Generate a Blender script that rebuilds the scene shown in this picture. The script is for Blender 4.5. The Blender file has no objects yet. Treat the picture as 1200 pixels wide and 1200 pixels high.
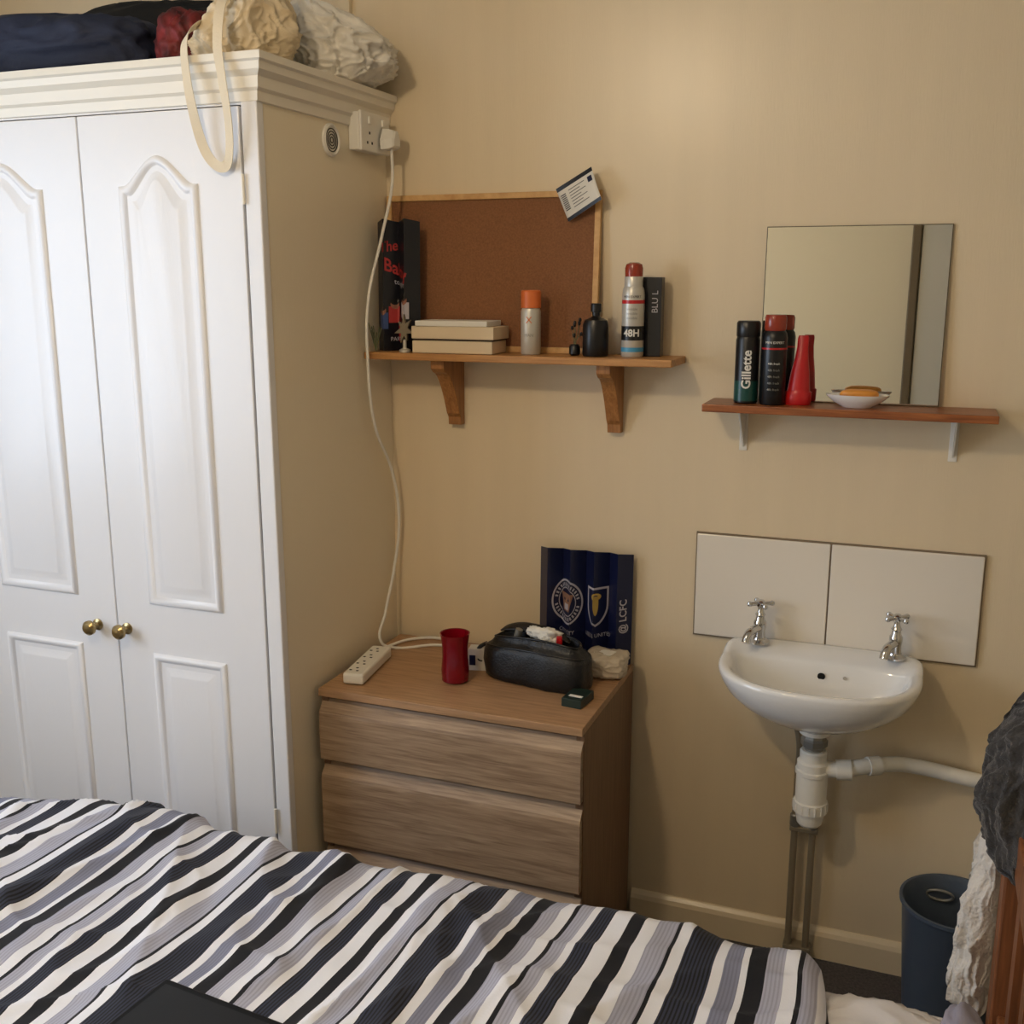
import bpy, math, random
from mathutils import Vector, noise, Matrix
random.seed(3)
S=bpy.context.scene
try:
    S.view_settings.view_transform='Standard'
    S.view_settings.look='None'
except Exception: pass
COL=bpy.context.collection
pi=math.pi
# ---------------------------------------------------------------- helpers
def lin(c):
    r=[]
    for v in c:
        v=v/255.
        r.append(v/12.92 if v<=.04045 else ((v+.055)/1.055)**2.4)
    return (r[0],r[1],r[2],1)
def mat(name,c,rough=.5,metal=0,bump=0,bscale=200,bstretch=(1,1,1),var=0,vscale=5,spec=None,coat=0,emit=0,trans=0,sheen=0,crough=.08,bdist=.004):
    m=bpy.data.materials.new(name);m.use_nodes=True
    nt=m.node_tree;b=nt.nodes["Principled BSDF"]
    b.inputs["Base Color"].default_value=lin(c)
    b.inputs["Roughness"].default_value=rough
    b.inputs["Metallic"].default_value=metal
    if spec is not None:b.inputs["Specular IOR Level"].default_value=spec
    if coat:b.inputs["Coat Weight"].default_value=coat;b.inputs["Coat Roughness"].default_value=crough
    if sheen:b.inputs["Sheen Weight"].default_value=sheen
    if trans:b.inputs["Transmission Weight"].default_value=trans
    if emit:
        b.inputs["Emission Color"].default_value=lin(c);b.inputs["Emission Strength"].default_value=emit
    if bump or var:
        tc=nt.nodes.new("ShaderNodeTexCoord");mp=nt.nodes.new("ShaderNodeMapping")
        mp.inputs["Scale"].default_value=bstretch
        nt.links.new(tc.outputs["Object"],mp.inputs[0])
    if bump:
        n=nt.nodes.new("ShaderNodeTexNoise");n.inputs["Scale"].default_value=bscale;n.inputs["Detail"].default_value=4
        nt.links.new(mp.outputs[0],n.inputs["Vector"])
        bp=nt.nodes.new("ShaderNodeBump");bp.inputs["Strength"].default_value=bump;bp.inputs["Distance"].default_value=bdist
        nt.links.new(n.outputs["Fac"],bp.inputs["Height"]);nt.links.new(bp.outputs[0],b.inputs["Normal"])
    if var:
        n=nt.nodes.new("ShaderNodeTexNoise");n.inputs["Scale"].default_value=vscale;n.inputs["Detail"].default_value=5
        nt.links.new(mp.outputs[0],n.inputs["Vector"])
        r=nt.nodes.new("ShaderNodeValToRGB")
        l=lin(c);r.color_ramp.elements[0].position=.3;r.color_ramp.elements[1].position=.7
        r.color_ramp.elements[0].color=[l[i]*(1-var) for i in range(3)]+[1]
        r.color_ramp.elements[1].color=[min(1,l[i]*(1+var)) for i in range(3)]+[1]
        nt.links.new(n.outputs["Fac"],r.inputs[0]);nt.links.new(r.outputs[0],b.inputs["Base Color"])
    return m
def wood(name,c1,c2,stretch=(1.2,14,14),rough=.5,scale=5,fine=60):
    m=bpy.data.materials.new(name);m.use_nodes=True
    nt=m.node_tree;b=nt.nodes["Principled BSDF"];b.inputs["Roughness"].default_value=rough
    tc=nt.nodes.new("ShaderNodeTexCoord");mp=nt.nodes.new("ShaderNodeMapping");mp.inputs["Scale"].default_value=stretch
    nt.links.new(tc.outputs["Object"],mp.inputs[0])
    n=nt.nodes.new("ShaderNodeTexNoise");n.inputs["Scale"].default_value=scale;n.inputs["Detail"].default_value=6;n.inputs["Distortion"].default_value=.6
    nt.links.new(mp.outputs[0],n.inputs["Vector"])
    n2=nt.nodes.new("ShaderNodeTexNoise");n2.inputs["Scale"].default_value=fine/8;n2.inputs["Detail"].default_value=3
    mp2=nt.nodes.new("ShaderNodeMapping");mp2.inputs["Scale"].default_value=[s*2.2 if s>5 else s for s in stretch]
    nt.links.new(tc.outputs["Object"],mp2.inputs[0]);nt.links.new(mp2.outputs[0],n2.inputs["Vector"])
    mx=nt.nodes.new("ShaderNodeMath");mx.operation='MULTIPLY_ADD';mx.inputs[1].default_value=.35
    nt.links.new(n2.outputs["Fac"],mx.inputs[0])
    m3=nt.nodes.new("ShaderNodeMath");m3.operation='MULTIPLY';m3.inputs[1].default_value=.7
    nt.links.new(n.outputs["Fac"],m3.inputs[0]);nt.links.new(m3.outputs[0],mx.inputs[2])
    r=nt.nodes.new("ShaderNodeValToRGB");r.color_ramp.elements[0].position=.36;r.color_ramp.elements[1].position=.66
    r.color_ramp.elements[0].color=lin(c2);r.color_ramp.elements[1].color=lin(c1)
    nt.links.new(mx.outputs[0],r.inputs[0]);nt.links.new(r.outputs[0],b.inputs["Base Color"])
    return m
def empty(name,loc=(0,0,0)):
    e=bpy.data.objects.new(name,None);e.location=loc;e.empty_display_size=.05;COL.objects.link(e);return e
def par(ob,parent):
    if parent is not None:
        ob.parent=parent
        ob.matrix_parent_inverse=Matrix.Translation(parent.location).inverted()
def mk(name,verts,faces,m,parent=None,smooth=False,bevel=0,seg=2,uv=None):
    me=bpy.data.meshes.new(name);me.from_pydata([tuple(v) for v in verts],[],faces);me.update()
    ob=bpy.data.objects.new(name,me);COL.objects.link(ob)
    import bmesh
    bm=bmesh.new();bm.from_mesh(me);bmesh.ops.recalc_face_normals(bm,faces=bm.faces);bm.to_mesh(me);bm.free()
    if m:me.materials.append(m)
    if smooth:
        for p in me.polygons:p.use_smooth=True
    if bevel:
        md=ob.modifiers.new("b","BEVEL");md.width=bevel;md.segments=seg;md.limit_method='ANGLE'
    par(ob,parent)
    return ob
def box(name,x0,x1,y0,y1,z0,z1,m,parent=None,bevel=0,seg=2,rz=0):
    v=[(x,y,z) for x in (x0,x1) for y in (y0,y1) for z in (z0,z1)]
    if rz:
        cx,cy=(x0+x1)/2,(y0+y1)/2;c,s=math.cos(rz),math.sin(rz)
        v=[(cx+(x-cx)*c-(y-cy)*s,cy+(x-cx)*s+(y-cy)*c,z) for x,y,z in v]
    f=[(0,1,3,2),(4,6,7,5),(0,4,5,1),(2,3,7,6),(0,2,6,4),(1,5,7,3)]
    return mk(name,v,f,m,parent,bevel=bevel,seg=seg)
def loft(name,rings,m,parent=None,cap=(True,True),smooth=True,sub=0):
    n=len(rings[0]);v=[p for r in rings for p in r];f=[]
    for i in range(len(rings)-1):
        for j in range(n):
            f.append((i*n+j,i*n+(j+1)%n,(i+1)*n+(j+1)%n,(i+1)*n+j))
    if cap[0]:f.append(tuple(range(n))[::-1])
    if cap[1]:f.append(tuple((len(rings)-1)*n+j for j in range(n)))
    ob=mk(name,v,f,m,parent,smooth=smooth)
    if sub:
        s=ob.modifiers.new("s","SUBSURF");s.levels=sub;s.render_levels=sub
    return ob
def sharp(ob,ang=35):
    import bmesh
    me=ob.data
    try:
        bm=bmesh.new();bm.from_mesh(me)
        for e in bm.edges:
            if len(e.link_faces)==2 and e.calc_face_angle(0)>math.radians(ang):e.smooth=False
        bm.to_mesh(me);bm.free()
    except Exception:pass
    return ob
def lathe(name,prof,loc,m,parent=None,n=40,sx=1,sy=1,cap=(True,True),ang=35,rot=None):
    rings=[]
    for r,z in prof:
        ring=[]
        for j in range(n):
            a=2*pi*j/n
            p=Vector((r*math.cos(a)*sx,r*math.sin(a)*sy,z))
            if rot:p=rot@p
            ring.append((p+Vector(loc))[:])
        rings.append(ring)
    return sharp(loft(name,rings,m,parent,cap=cap),ang)
def cyl(name,p0,p1,r,m,parent=None,n=24,r2=None):
    p0=Vector(p0);p1=Vector(p1);d=(p1-p0);L=d.length
    q=Vector((0,0,1)).rotation_difference(d.normalized()).to_matrix()
    return lathe(name,[(r,0),(r if r2 is None else r2,L)],p0,m,parent,n=n,rot=q)
def tube(name,pts,r,m,parent=None,cyclic=False,res=6,bez=True):
    cu=bpy.data.curves.new(name,'CURVE');cu.dimensions='3D';cu.bevel_depth=r;cu.bevel_resolution=4;cu.use_fill_caps=True
    if bez:
        sp=cu.splines.new('BEZIER');sp.bezier_points.add(len(pts)-1);sp.resolution_u=res
        for b,p in zip(sp.bezier_points,pts):
            b.co=p;b.handle_left_type='AUTO';b.handle_right_type='AUTO'
    else:
        sp=cu.splines.new('POLY');sp.points.add(len(pts)-1)
        for b,p in zip(sp.points,pts):b.co=(*p,1)
    sp.use_cyclic_u=cyclic
    t=bpy.data.objects.new("tmp",cu);COL.objects.link(t)
    dg=bpy.context.evaluated_depsgraph_get();dg.update()
    me=bpy.data.meshes.new_from_object(t.evaluated_get(dg))
    bpy.data.objects.remove(t);me.name=name
    ob=bpy.data.objects.new(name,me);COL.objects.link(ob)
    me.materials.clear();me.materials.append(m)
    for p in me.polygons:p.use_smooth=True
    par(ob,parent)
    return ob
def text(name,body,size,fn,m,parent,extr=0,bold=0):
    cu=bpy.data.curves.new(name,'FONT');cu.body=body;cu.size=size;cu.align_x='CENTER';cu.align_y='CENTER';cu.offset=bold;cu.resolution_u=3
    t=bpy.data.objects.new("tmp",cu);COL.objects.link(t)
    dg=bpy.context.evaluated_depsgraph_get();dg.update()
    me=bpy.data.meshes.new_from_object(t.evaluated_get(dg));bpy.data.objects.remove(t)
    for v in me.vertices:v.co=Vector(fn(v.co.x,v.co.y))
    ob=bpy.data.objects.new(name,me);COL.objects.link(ob);me.materials.clear();me.materials.append(m)
    par(ob,parent)
    return ob
def can_text(name,body,size,cx,cy,r,z,m,parent,a0=-pi/2+.15,vertical=False,bold=0):
    r=r+.0012
    def fn(x,y):
        if vertical:x,y=-y,x
        a=a0+x/r
        return (cx+r*math.cos(a),cy+r*math.sin(a),z+y)
    return text(name,body,size,fn,m,parent,bold=bold)
def grid(name,nu,nv,fn,m,parent=None,uvfn=None,smooth=True,solid=0):
    v=[];f=[]
    for i in range(nu+1):
        for j in range(nv+1):v.append(fn(i/nu,j/nv))
    for i in range(nu):
        for j in range(nv):
            a=i*(nv+1)+j;f.append((a,a+nv+1,a+nv+2,a+1))
    ob=mk(name,v,f,m,parent,smooth=smooth)
    if uvfn:
        uvl=ob.data.uv_layers.new(name="UVMap")
        for l in ob.data.loops:
            k=l.vertex_index;uvl.data[l.index].uv=uvfn((k//(nv+1))/nu,(k%(nv+1))/nv)
    if solid:
        s=ob.modifiers.new("s","SOLIDIFY");s.thickness=solid;s.offset=0
    return ob
def ridged(p):return 1-abs(noise.noise(p))*2
def blob(name,c,r,m,parent=None,amp=.12,seed=0,fs=3.,flat=None,pw=2.6,sub=5,st=(1,1,1)):
    import bmesh
    bm=bmesh.new();bmesh.ops.create_icosphere(bm,subdivisions=sub,radius=1)
    s=Vector((seed*3.1,seed*1.7,seed*.9));st=Vector(st)
    for v in bm.verts:
        d=v.co.normalized()
        k=(abs(d.x)**pw+abs(d.y)**pw+abs(d.z)**pw)**(-1/pw)
        w=Vector((noise.noise(d*1.5+s),noise.noise(d*1.5+s*2),noise.noise(d*1.3-s)))*.7
        q=(d+w);q=Vector((q.x*st.x,q.y*st.y,q.z*st.z))
        h=noise.noise(d*1.2+s)*.9+(max(0,ridged(q*fs*.55+s))**2.5)*.5+(max(0,ridged(q*fs*1.2+s))**2)*.14+noise.noise(q*fs*3)*.02-.35
        q=d*k*(1+amp*h)
        z=c[2]+q.z*r[2]
        if flat is not None and z<flat:z=flat+(.002)
        v.co=Vector((c[0]+q.x*r[0],c[1]+q.y*r[1],z))
    me=bpy.data.meshes.new(name);bm.to_mesh(me);bm.free()
    for p in me.polygons:p.use_smooth=True
    me.materials.append(m);ob=bpy.data.objects.new(name,me);COL.objects.link(ob)
    par(ob,parent)
    return ob
def gathered_bag(name,c,r,neck,m,parent=None,seed=0,nf=11,flat=None,fold=.10,crk=.0,ymax=None):
    """soft bag: lobed body whose pleats run up to a gathered neck (neck = top point)"""
    rings=[];N=200;M_=90
    for i in range(M_+1):
        t=i/M_
        ring=[]
        a_=t*pi
        rad=math.sin(a_)**.62 if 0<t<=.5 else 0
        if t>.5:rad=(1-((t-.5)/.5)**1.7)**.85*.93+.07
        for j in range(N):
            th=2*pi*j/N
            tw=th+.7*(t)**2+.25*noise.noise(Vector((t*3,seed,1)))
            pl=math.sin(tw*nf+2.2*noise.noise(Vector((math.cos(th)*1.3,math.sin(th)*1.3,seed+t*1.5))))
            g=fold*(.25+t*.9)*pl
            g+=.16*noise.noise(Vector((math.cos(th)*1.2,math.sin(th)*1.2,seed*2+t*2)))
            g+=.05*noise.noise(Vector((math.cos(th)*4,math.sin(th)*4,seed+t*7)))
            if crk:
                q=Vector((math.cos(th)*2.2,math.sin(th)*2.2,seed+t*4))
                q=q+Vector((noise.noise(q*1.3),noise.noise(q*1.3+Vector((9,2,1))),0))*.6
                g+=crk*(max(0,ridged(q))**4)+crk*.6*(max(0,ridged(q*2.3))**4)
            R=rad*(1+g)
            cz=-math.cos(a_) if t<.5 else (t-.5)*2
            bx_=c[0]+(neck[0]-c[0])*max(0,(t-.35)/.65)**1.5
            by_=c[1]+(neck[1]-c[1])*max(0,(t-.35)/.65)**1.5
            top=neck[2]-c[2]
            z=c[2]+(cz*r[2] if t<.5 else cz*top)+.05*r[2]*noise.noise(Vector((math.cos(th)*2,math.sin(th)*2,seed+t*4)))
            if flat is not None:z=max(z,flat+.0015)
            yy=by_+r[1]*R*math.sin(th)
            if ymax is not None:yy=min(yy,ymax)
            ring.append((bx_+r[0]*R*math.cos(th),yy,z))
        rings.append(ring)
    return loft(name,rings,m,parent)
# ---------------------------------------------------------------- materials
M_wall=mat("wall_paint",(229,211,179),.36,bump=.16,bscale=70,bstretch=(6,6,.35),var=.02,vscale=3,coat=.4,crough=.28)
M_wall2=mat("wall_paint_plain",(222,208,180),.6)
M_ceil=mat("ceiling_paint",(235,228,212),.8)
M_skirt=mat("skirting_gloss",(228,212,182),.3)
M_white=mat("white_gloss_paint",(234,233,234),.32,bump=.08,bscale=60,bstretch=(6,6,.5))
M_cream=mat("cream_side_panel",(238,226,200),.35,bump=.12,bscale=60,bstretch=(6,6,.5))
M_corn=mat("cornice_paint",(236,229,214),.35)
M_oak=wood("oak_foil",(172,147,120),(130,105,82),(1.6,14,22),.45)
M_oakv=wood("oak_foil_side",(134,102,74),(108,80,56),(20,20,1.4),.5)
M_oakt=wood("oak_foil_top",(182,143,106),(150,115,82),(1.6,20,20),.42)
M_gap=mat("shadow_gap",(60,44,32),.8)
M_pine=wood("pine_shelf",(198,146,88),(164,110,58),(1.5,22,22),.45)
M_pinev=wood("pine_bracket",(182,128,74),(142,92,48),(22,22,1.6),.45)
M_pinefr=wood("pine_frame",(218,176,118),(196,148,90),(6,6,6),.5)
M_dpine=wood("dark_pine_shelf",(172,104,58),(116,60,30),(1.5,20,20),.35)
M_cork=mat("cork",(136,92,60),.9,bump=.4,bscale=260,var=.16,vscale=240)
M_porc=mat("porcelain",(238,237,235),.1,coat=.6)
M_tile=mat("splash_tile",(238,230,217),.16,coat=.3)
M_grout=mat("tile_edge",(130,112,90),.8)
M_chrome=mat("chrome",(205,205,205),.12,metal=1)
M_brass=mat("brass",(166,146,104),.3,metal=1)
M_upvc=mat("white_plastic",(234,230,220),.35)
M_greyfit=mat("grey_fitting",(150,148,142),.4,metal=.6)
M_pipep=mat("painted_pipe",(150,138,118),.35,metal=.25)
M_dark=mat("dark_hole",(10,10,10),.7)
M_blk=mat("black_plastic",(14,14,16),.35)
M_leather=mat("black_leather",(14,14,16),.42,bump=.35,bscale=220)
M_mirror=mat("mirror_glass",(222,224,218),.01,metal=1)
M_mback=mat("mirror_edge",(96,86,66),.4)
M_carpet=mat("carpet",(84,80,80),.98,bump=1,bscale=420,var=.35,vscale=160)
M_bin=mat("bin_plastic",(74,84,98),.4)
M_navy=mat("navy_card",(18,25,62),.35)
M_bcard=mat("black_card",(13,14,24),.3)
M_paper=mat("paper_white",(232,228,218),.7)
M_card=mat("cream_card",(224,204,172),.65)
M_red=mat("red_plastic",(190,30,34),.3)
M_redg=mat("red_glass",(160,10,36),.08,trans=.5)
M_orange=mat("orange_plastic",(216,112,54),.35)
M_silver=mat("silver_can",(206,202,192),.35,metal=.35)
M_greenb=mat("green_can",(20,72,66),.3)
M_blue=mat("blue_label",(70,150,190),.4)
M_redcap=mat("clear_red_cap",(170,66,46),.2,trans=.3)
M_gold=mat("gold_print",(190,160,80),.4)
M_soap=mat("orange_soap",(226,150,60),.45)
M_navycl=mat("navy_fabric",(24,32,56),.75,bump=.15,bscale=150)
M_blackcl=mat("black_fabric",(18,20,24),.8,bump=.15,bscale=150)
M_redcl=mat("red_fabric",(100,24,24),.6,var=.85,vscale=30)
M_tote=mat("cream_canvas",(222,204,172),.9,bump=.12,bscale=300)
M_wbag=mat("white_polythene",(230,224,212),.36,bump=.35,bscale=22,bdist=.012)
M_strap=mat("canvas_strap",(226,212,186),.9,bump=.2,bscale=300)
M_towelg=mat("grey_towel_cloth",(60,58,58),.98,bump=1,bscale=170,sheen=.2,var=.3,vscale=50)
M_towelw=mat("white_towel_cloth",(216,210,202),.98,bump=1,bscale=170,sheen=.3)
M_sheet=mat("white_sheet_cloth",(228,225,226),.9,bump=.06,bscale=260)
M_pillow=mat("lilac_grey_cloth",(150,146,160),.9,bump=.1,bscale=260)
M_bedwood=wood("bed_wood",(140,86,52),(100,58,32),(18,18,1.6),.45)
M_glass=mat("tablet_glass",(8,9,11),.3,spec=.25)
M_tabb=mat("tablet_body",(12,12,14),.55,spec=.2)
M_leaf=mat("dried_leaf",(96,100,70),.8)
# ---------------------------------------------------------------- room
XL,XR,YB,ZC=-2.75,1.35,-3.45,2.5
box("floor",XL-.1,XR+.1,YB-.1,.1,-.1,0,M_carpet)
box("ceiling",XL-.1,XR+.1,YB-.1,.1,ZC,ZC+.1,M_ceil)
box("wall_back",XL-.1,XR+.1,0,.1,0,ZC,M_wall)
box("wall_right",XR,XR+.1,YB-.1,0,0,ZC,M_wall2)
box("wall_front",XL-.1,XR+.1,YB-.1,YB,0,ZC,M_wall2)
box("trim_1",-1.405,-1.372,-.018,-.0005,2.09,ZC-.001,M_skirt,bevel=.003)
# left wall with window opening
wy0,wy1,wz0,wz1=-2.75,-1.15,.95,2.15
wl=empty("wall_left",(XL,0,0))
box("wall_below",XL-.1,XL,YB,0,0,wz0,M_wall2,wl)
box("wall_above",XL-.1,XL,YB,0,wz1,ZC,M_wall2,wl)
box("wall_side_a",XL-.1,XL,YB,wy0,wz0,wz1,M_wall2,wl)
box("wall_side_b",XL-.1,XL,wy1,0,wz0,wz1,M_wall2,wl)
w=empty("window_1",(XL,wy0,wz0))
for n,a in (("frame_bottom",(wy0,wy1,wz0,wz0+.05)),("frame_top",(wy0,wy1,wz1-.05,wz1)),("frame_l",(wy0,wy0+.05,wz0+.05,wz1-.05)),("frame_r",(wy1-.05,wy1,wz0+.05,wz1-.05)),("mullion",((wy0+wy1)/2-.025,(wy0+wy1)/2+.025,wz0+.05,wz1-.05))):
    box(n,XL-.08,XL-.02,a[0],a[1],a[2],a[3],M_white,w,bevel=.004)
# skirting
def skirt(name,x0,x1):
    pr=[(0,0),(-.016,0),(-.016,.062),(-.011,.072),(-.004,.08),(0,.082)]
    v=[(x,y,z) for x in (x0,x1) for y,z in pr];n=len(pr)
    f=[(i,i+1,n+i+1,n+i) for i in range(n-1)]+[tuple(range(n)),tuple(range(n,2*n))]
    return mk(name,v,f,M_skirt)
skirt("baseboard_back",-.615,XR)
# door on the opposite wall (seen in the mirror)
d=empty("door_1",(.3,YB,0))
box("door_leaf",-.055,.72,YB+.001,YB+.04,.005,2.32,mat("door_paint",(200,194,182),.5),d,bevel=.004)
M_frame=mat("dark_architrave",(104,88,66),.5)
box("architrave_left",-.103,-.060,YB+.001,YB+.055,0,2.4,M_frame,d,bevel=.006)
box("architrave_right",.73,.80,YB+.001,YB+.055,0,2.4,M_frame,d,bevel=.006)
box("architrave_top",-.055,.73,YB+.001,YB+.055,2.33,2.4,M_frame,d,bevel=.006)
lathe("door_handle",[(.012,0),(.012,.03),(.026,.04),(.028,.055),(.018,.068),(.001,.07)],(.02,YB+.04,1.0),M_brass,d,rot=Matrix.Rotation(-pi/2,3,'X'))
# ---------------------------------------------------------------- wardrobe
W=empty("wardrobe",(-1.75,-.28,0))
WX0,WX1,WF=-2.26,-1.29,-.555
box("side_panel_right",WX1-.02,WX1,WF+.0,-.001,0,2.02,M_cream,W)
box("side_panel_left",WX0,WX0+.02,WF,-.001,0,2.02,M_cream,W)
box("back_panel",WX0+.02,WX1-.02,-.012,-.002,.05,2.02,M_cream,W)
box("top_panel",WX0,WX1,WF,-.001,2.02,2.045,M_corn,W)
box("plinth",WX0+.02,WX1-.02,WF+.01,WF+.03,0,.1,M_white,W)
box("stile_right",WX1-.036,WX1+.002,WF-.004,WF+.02,0,2.02,M_white,W,bevel=.003)
box("stile_left",WX0-.002,WX0+.036,WF-.004,WF+.02,0,2.02,M_white,W,bevel=.003)
box("rail_top",WX0+.036,WX1-.036,WF,WF+.02,1.995,2.02,M_white,W)
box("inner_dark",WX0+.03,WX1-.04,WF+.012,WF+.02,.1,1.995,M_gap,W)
# cornice: moulded profile swept around front and right side
prof=[(0,1.998),(.006,2.0),(.008,2.018),(.014,2.024),(.016,2.045),(.026,2.056),(.028,2.07),(.034,2.074),(.034,2.088),(0,2.088)]
v=[];n=len(prof)
for o,z in prof:v.append((WX0-.0,WF-o,z))
for o,z in prof:v.append((WX1+o,WF-o,z))
for o,z in prof:v.append((WX1+o,-.001,z))
f=[]
for s in range(2):
    for i in range(n-1):f.append((s*n+i,s*n+i+1,(s+1)*n+i+1,(s+1)*n+i))
f.append(tuple(range(n)));f.append(tuple(range(2*n,3*n)))
mk("cornice",v,f,M_corn,W)
box("cornice_top",WX0,WX1,WF,-.001,2.08,2.0875,M_corn,W)
def arch(x0,x1,z0,z1,A,d,N=28,arched=True):
    pts=[(x0+d,z0+d),(x1-d,z0+d)]
    xc=(x0+x1)/2;hw=(x1-x0)/2-d
    for i in range(N+1):
        t=1-2*i/N
        b=0
        if arched and abs(t)<.86:
            q=abs(t)/.86
            b=1-q*q*(3-2*q)
            b=b**.75
        pts.append((xc+hw*t,z1-d+A*b))
    return pts
def panel(name,x0,x1,z0,z1,A,yf,m,parent,arched=True):
    steps=[(0,0),(.004,.006),(.010,.008),(.017,.004),(.021,-.0005),(.030,-.0005),(.048,.006),(.052,.0065)]
    rings=[[(x,yf-h,z) for x,z in arch(x0,x1,z0,z1,A,d,arched=arched)] for d,h in steps]
    return sharp(loft(name,rings,m,parent,cap=(False,True)),60)
yd=WF-.006
for nm,x0,x1 in (("door_right",-1.742,-1.33),("door_left",-2.19,-1.7455)):
    box(nm,x0,x1,yd,yd+.017,.1,1.992,M_white,W,bevel=.002)
    px0,px1=x0+.098,x1-.108
    panel(nm+"_upper_panel",px0,px1,.91,1.845,.060,yd,M_white,W)
    panel(nm+"_lower_panel",px0,px1,.2,.79,0,yd,M_white,W,arched=False)
for nm,x in (("knob_right",-1.715),("knob_left",-1.802)):
    lathe(nm,[(.014,0),(.014,.003),(.007,.006),(.006,.016),(.012,.02),(.0175,.027),(.0175,.034),(.012,.04),(.001,.042)],(x,yd,.842),M_brass,W,rot=Matrix.Rotation(pi/2,3,'X'))
for i,z in enumerate((1.83,.42)):
    cyl("hinge_%d"%i,(-1.326,yd-.003,z-.03),(-1.326,yd-.003,z+.03),.0035,M_corn,W,n=10)
# vent on the side
V=empty("round_air_vent",(WX1,-.272,1.957))
RX=Matrix.Rotation(pi/2,3,'Y')
lathe("rim",[(.036,0),(.036,.005),(.031,.008),(.028,.004),(.001,.004)],(WX1+.0005,-.272,1.957),M_upvc,V,rot=RX)
for i in range(1,5):
    lathe("slot_ring_%d"%i,[(i*.0062-.0012,.0042),(i*.0062-.0012,.0052),(i*.0062+.0012,.0052),(i*.0062+.0012,.0042)],(WX1+.0005,-.272,1.957),M_blk,V,rot=RX,cap=(False,False))
# double socket
K=empty("double_wall_socket",(WX1,-.1,1.985))
box("backbox",WX1+.0005,WX1+.028,-.188,-.05,1.945,2.03,M_upvc,K,bevel=.003)
box("faceplate",WX1+.028,WX1+.036,-.19,-.048,1.943,2.032,M_upvc,K,bevel=.003)
for j,yy in enumerate((-.15,-.083)):
    box("rocker_%d"%j,WX1+.035,WX1+.04,yy-.006,yy+.006,2.005,2.022,M_upvc,K,bevel=.001)
    for k,(a,b) in enumerate(((0,.0),(-.011,-.022),(.011,-.022))):
        box("pin_%d_%d"%(j,k),WX1+.0355,WX1+.0365,yy+a-.003,yy+a+.003,1.985+b-.003,1.985+b+.003,M_dark,K)
P=empty("mains_plug",(WX1+.04,-.083,1.975))
loft("plug_body",[[(WX1+x,-.083+a*s,1.975+b*s) for a,b in ((-.024,-.022),(.024,-.022),(.026,.0),(.012,.026),(-.012,.026),(-.026,0))] for x,s in ((.041,1),(.055,.98),(.07,.8),(.074,.6))],M_upvc,P,smooth=False)
# cable from the plug down to the extension lead on the chest
E=empty("extension_lead",(-1.215,-.3,.713))
tube("cable",[(-1.232,-.083,1.955),(-1.232,-.083,1.88),(-1.245,-.12,1.75),(-1.262,-.165,1.6),(-1.262,-.175,1.45),(-1.262,-.15,1.3),(-1.262,-.06,1.16),(-1.262,-.03,1.03),(-1.27,-.05,.9),(-1.262,-.12,.8),(-1.255,-.16,.735),(-1.235,-.14,.7165),(-1.15,-.09,.7165),(-1.1,-.06,.7165),(-1.13,-.035,.7165),(-1.2,-.05,.7165),(-1.245,-.13,.7165),(-1.24,-.2,.72)],.0038,M_upvc,E,res=10)
box("strip_body",-1.245,-1.193,-.4,-.195,.7125,.74,M_upvc,E,bevel=.006,rz=math.radians(8))
for i in range(4):
    yy=-.37+i*.046;xx=-1.213-(yy+.37)*.14
    for k,(a,b) in enumerate(((0,.01),(-.009,-.007),(.009,-.007))):
        box("slot_%d_%d"%(i,k),xx+a-.003,xx+a+.003,yy+b-.0025,yy+b+.0025,.7398,.7405,M_dark,E)
# ---------------------------------------------------------------- chest of drawers
C=empty("chest_of_drawers",(-.95,-.23,0))
cx0,cx1=-1.272,-.622
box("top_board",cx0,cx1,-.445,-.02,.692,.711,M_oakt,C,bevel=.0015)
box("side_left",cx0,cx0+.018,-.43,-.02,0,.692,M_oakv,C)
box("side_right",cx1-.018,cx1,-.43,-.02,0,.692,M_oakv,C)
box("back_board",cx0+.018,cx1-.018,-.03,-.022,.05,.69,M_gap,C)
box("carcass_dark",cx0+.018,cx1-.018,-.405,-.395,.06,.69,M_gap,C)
box("plinth",cx0+.018,cx1-.018,-.42,-.405,0,.05,M_oak,C)
for i,(a,b) in enumerate(((.535,.682),(.318,.522),(.06,.306))):
    pr=[(-.41,a),(-.448,a),(-.449,a+.002),(-.449,b-.034),(-.447,b-.026),(-.436,b-.014),(-.428,b-.004),(-.426,b),(-.41,b)]
    v=[(x,y,z) for x in (cx0+.002,cx1-.002) for y,z in pr];n=len(pr)
    f=[(k,(k+1)%n,n+(k+1)%n,n+k) for k in range(n)]+[tuple(range(n)),tuple(range(n,2*n))]
    mk("drawer_front_%d"%(i+1),v,f,M_oak,C)
# --- on the chest
zt=.7115
G=lathe("red_glass_tumbler",[(.026,0),(.032,.004),(.0335,.03),(.0305,.062),(.031,.09),(.035,.118),(.036,.12),(.033,.119),(.0285,.09),(.028,.062),(.030,.03),(.028,.012),(.001,.010)],(-.99,-.285,zt),M_redg,None)
bkx=empty("small_white_box",(-.965,-.19,zt))
box("carton",-.993,-.945,-.205,-.17,zt,zt+.055,M_paper,bkx,bevel=.001,rz=.2)
box("label",-.985,-.97,-.211,-.209,zt+.015,zt+.04,M_navy,bkx,rz=.2)
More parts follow.
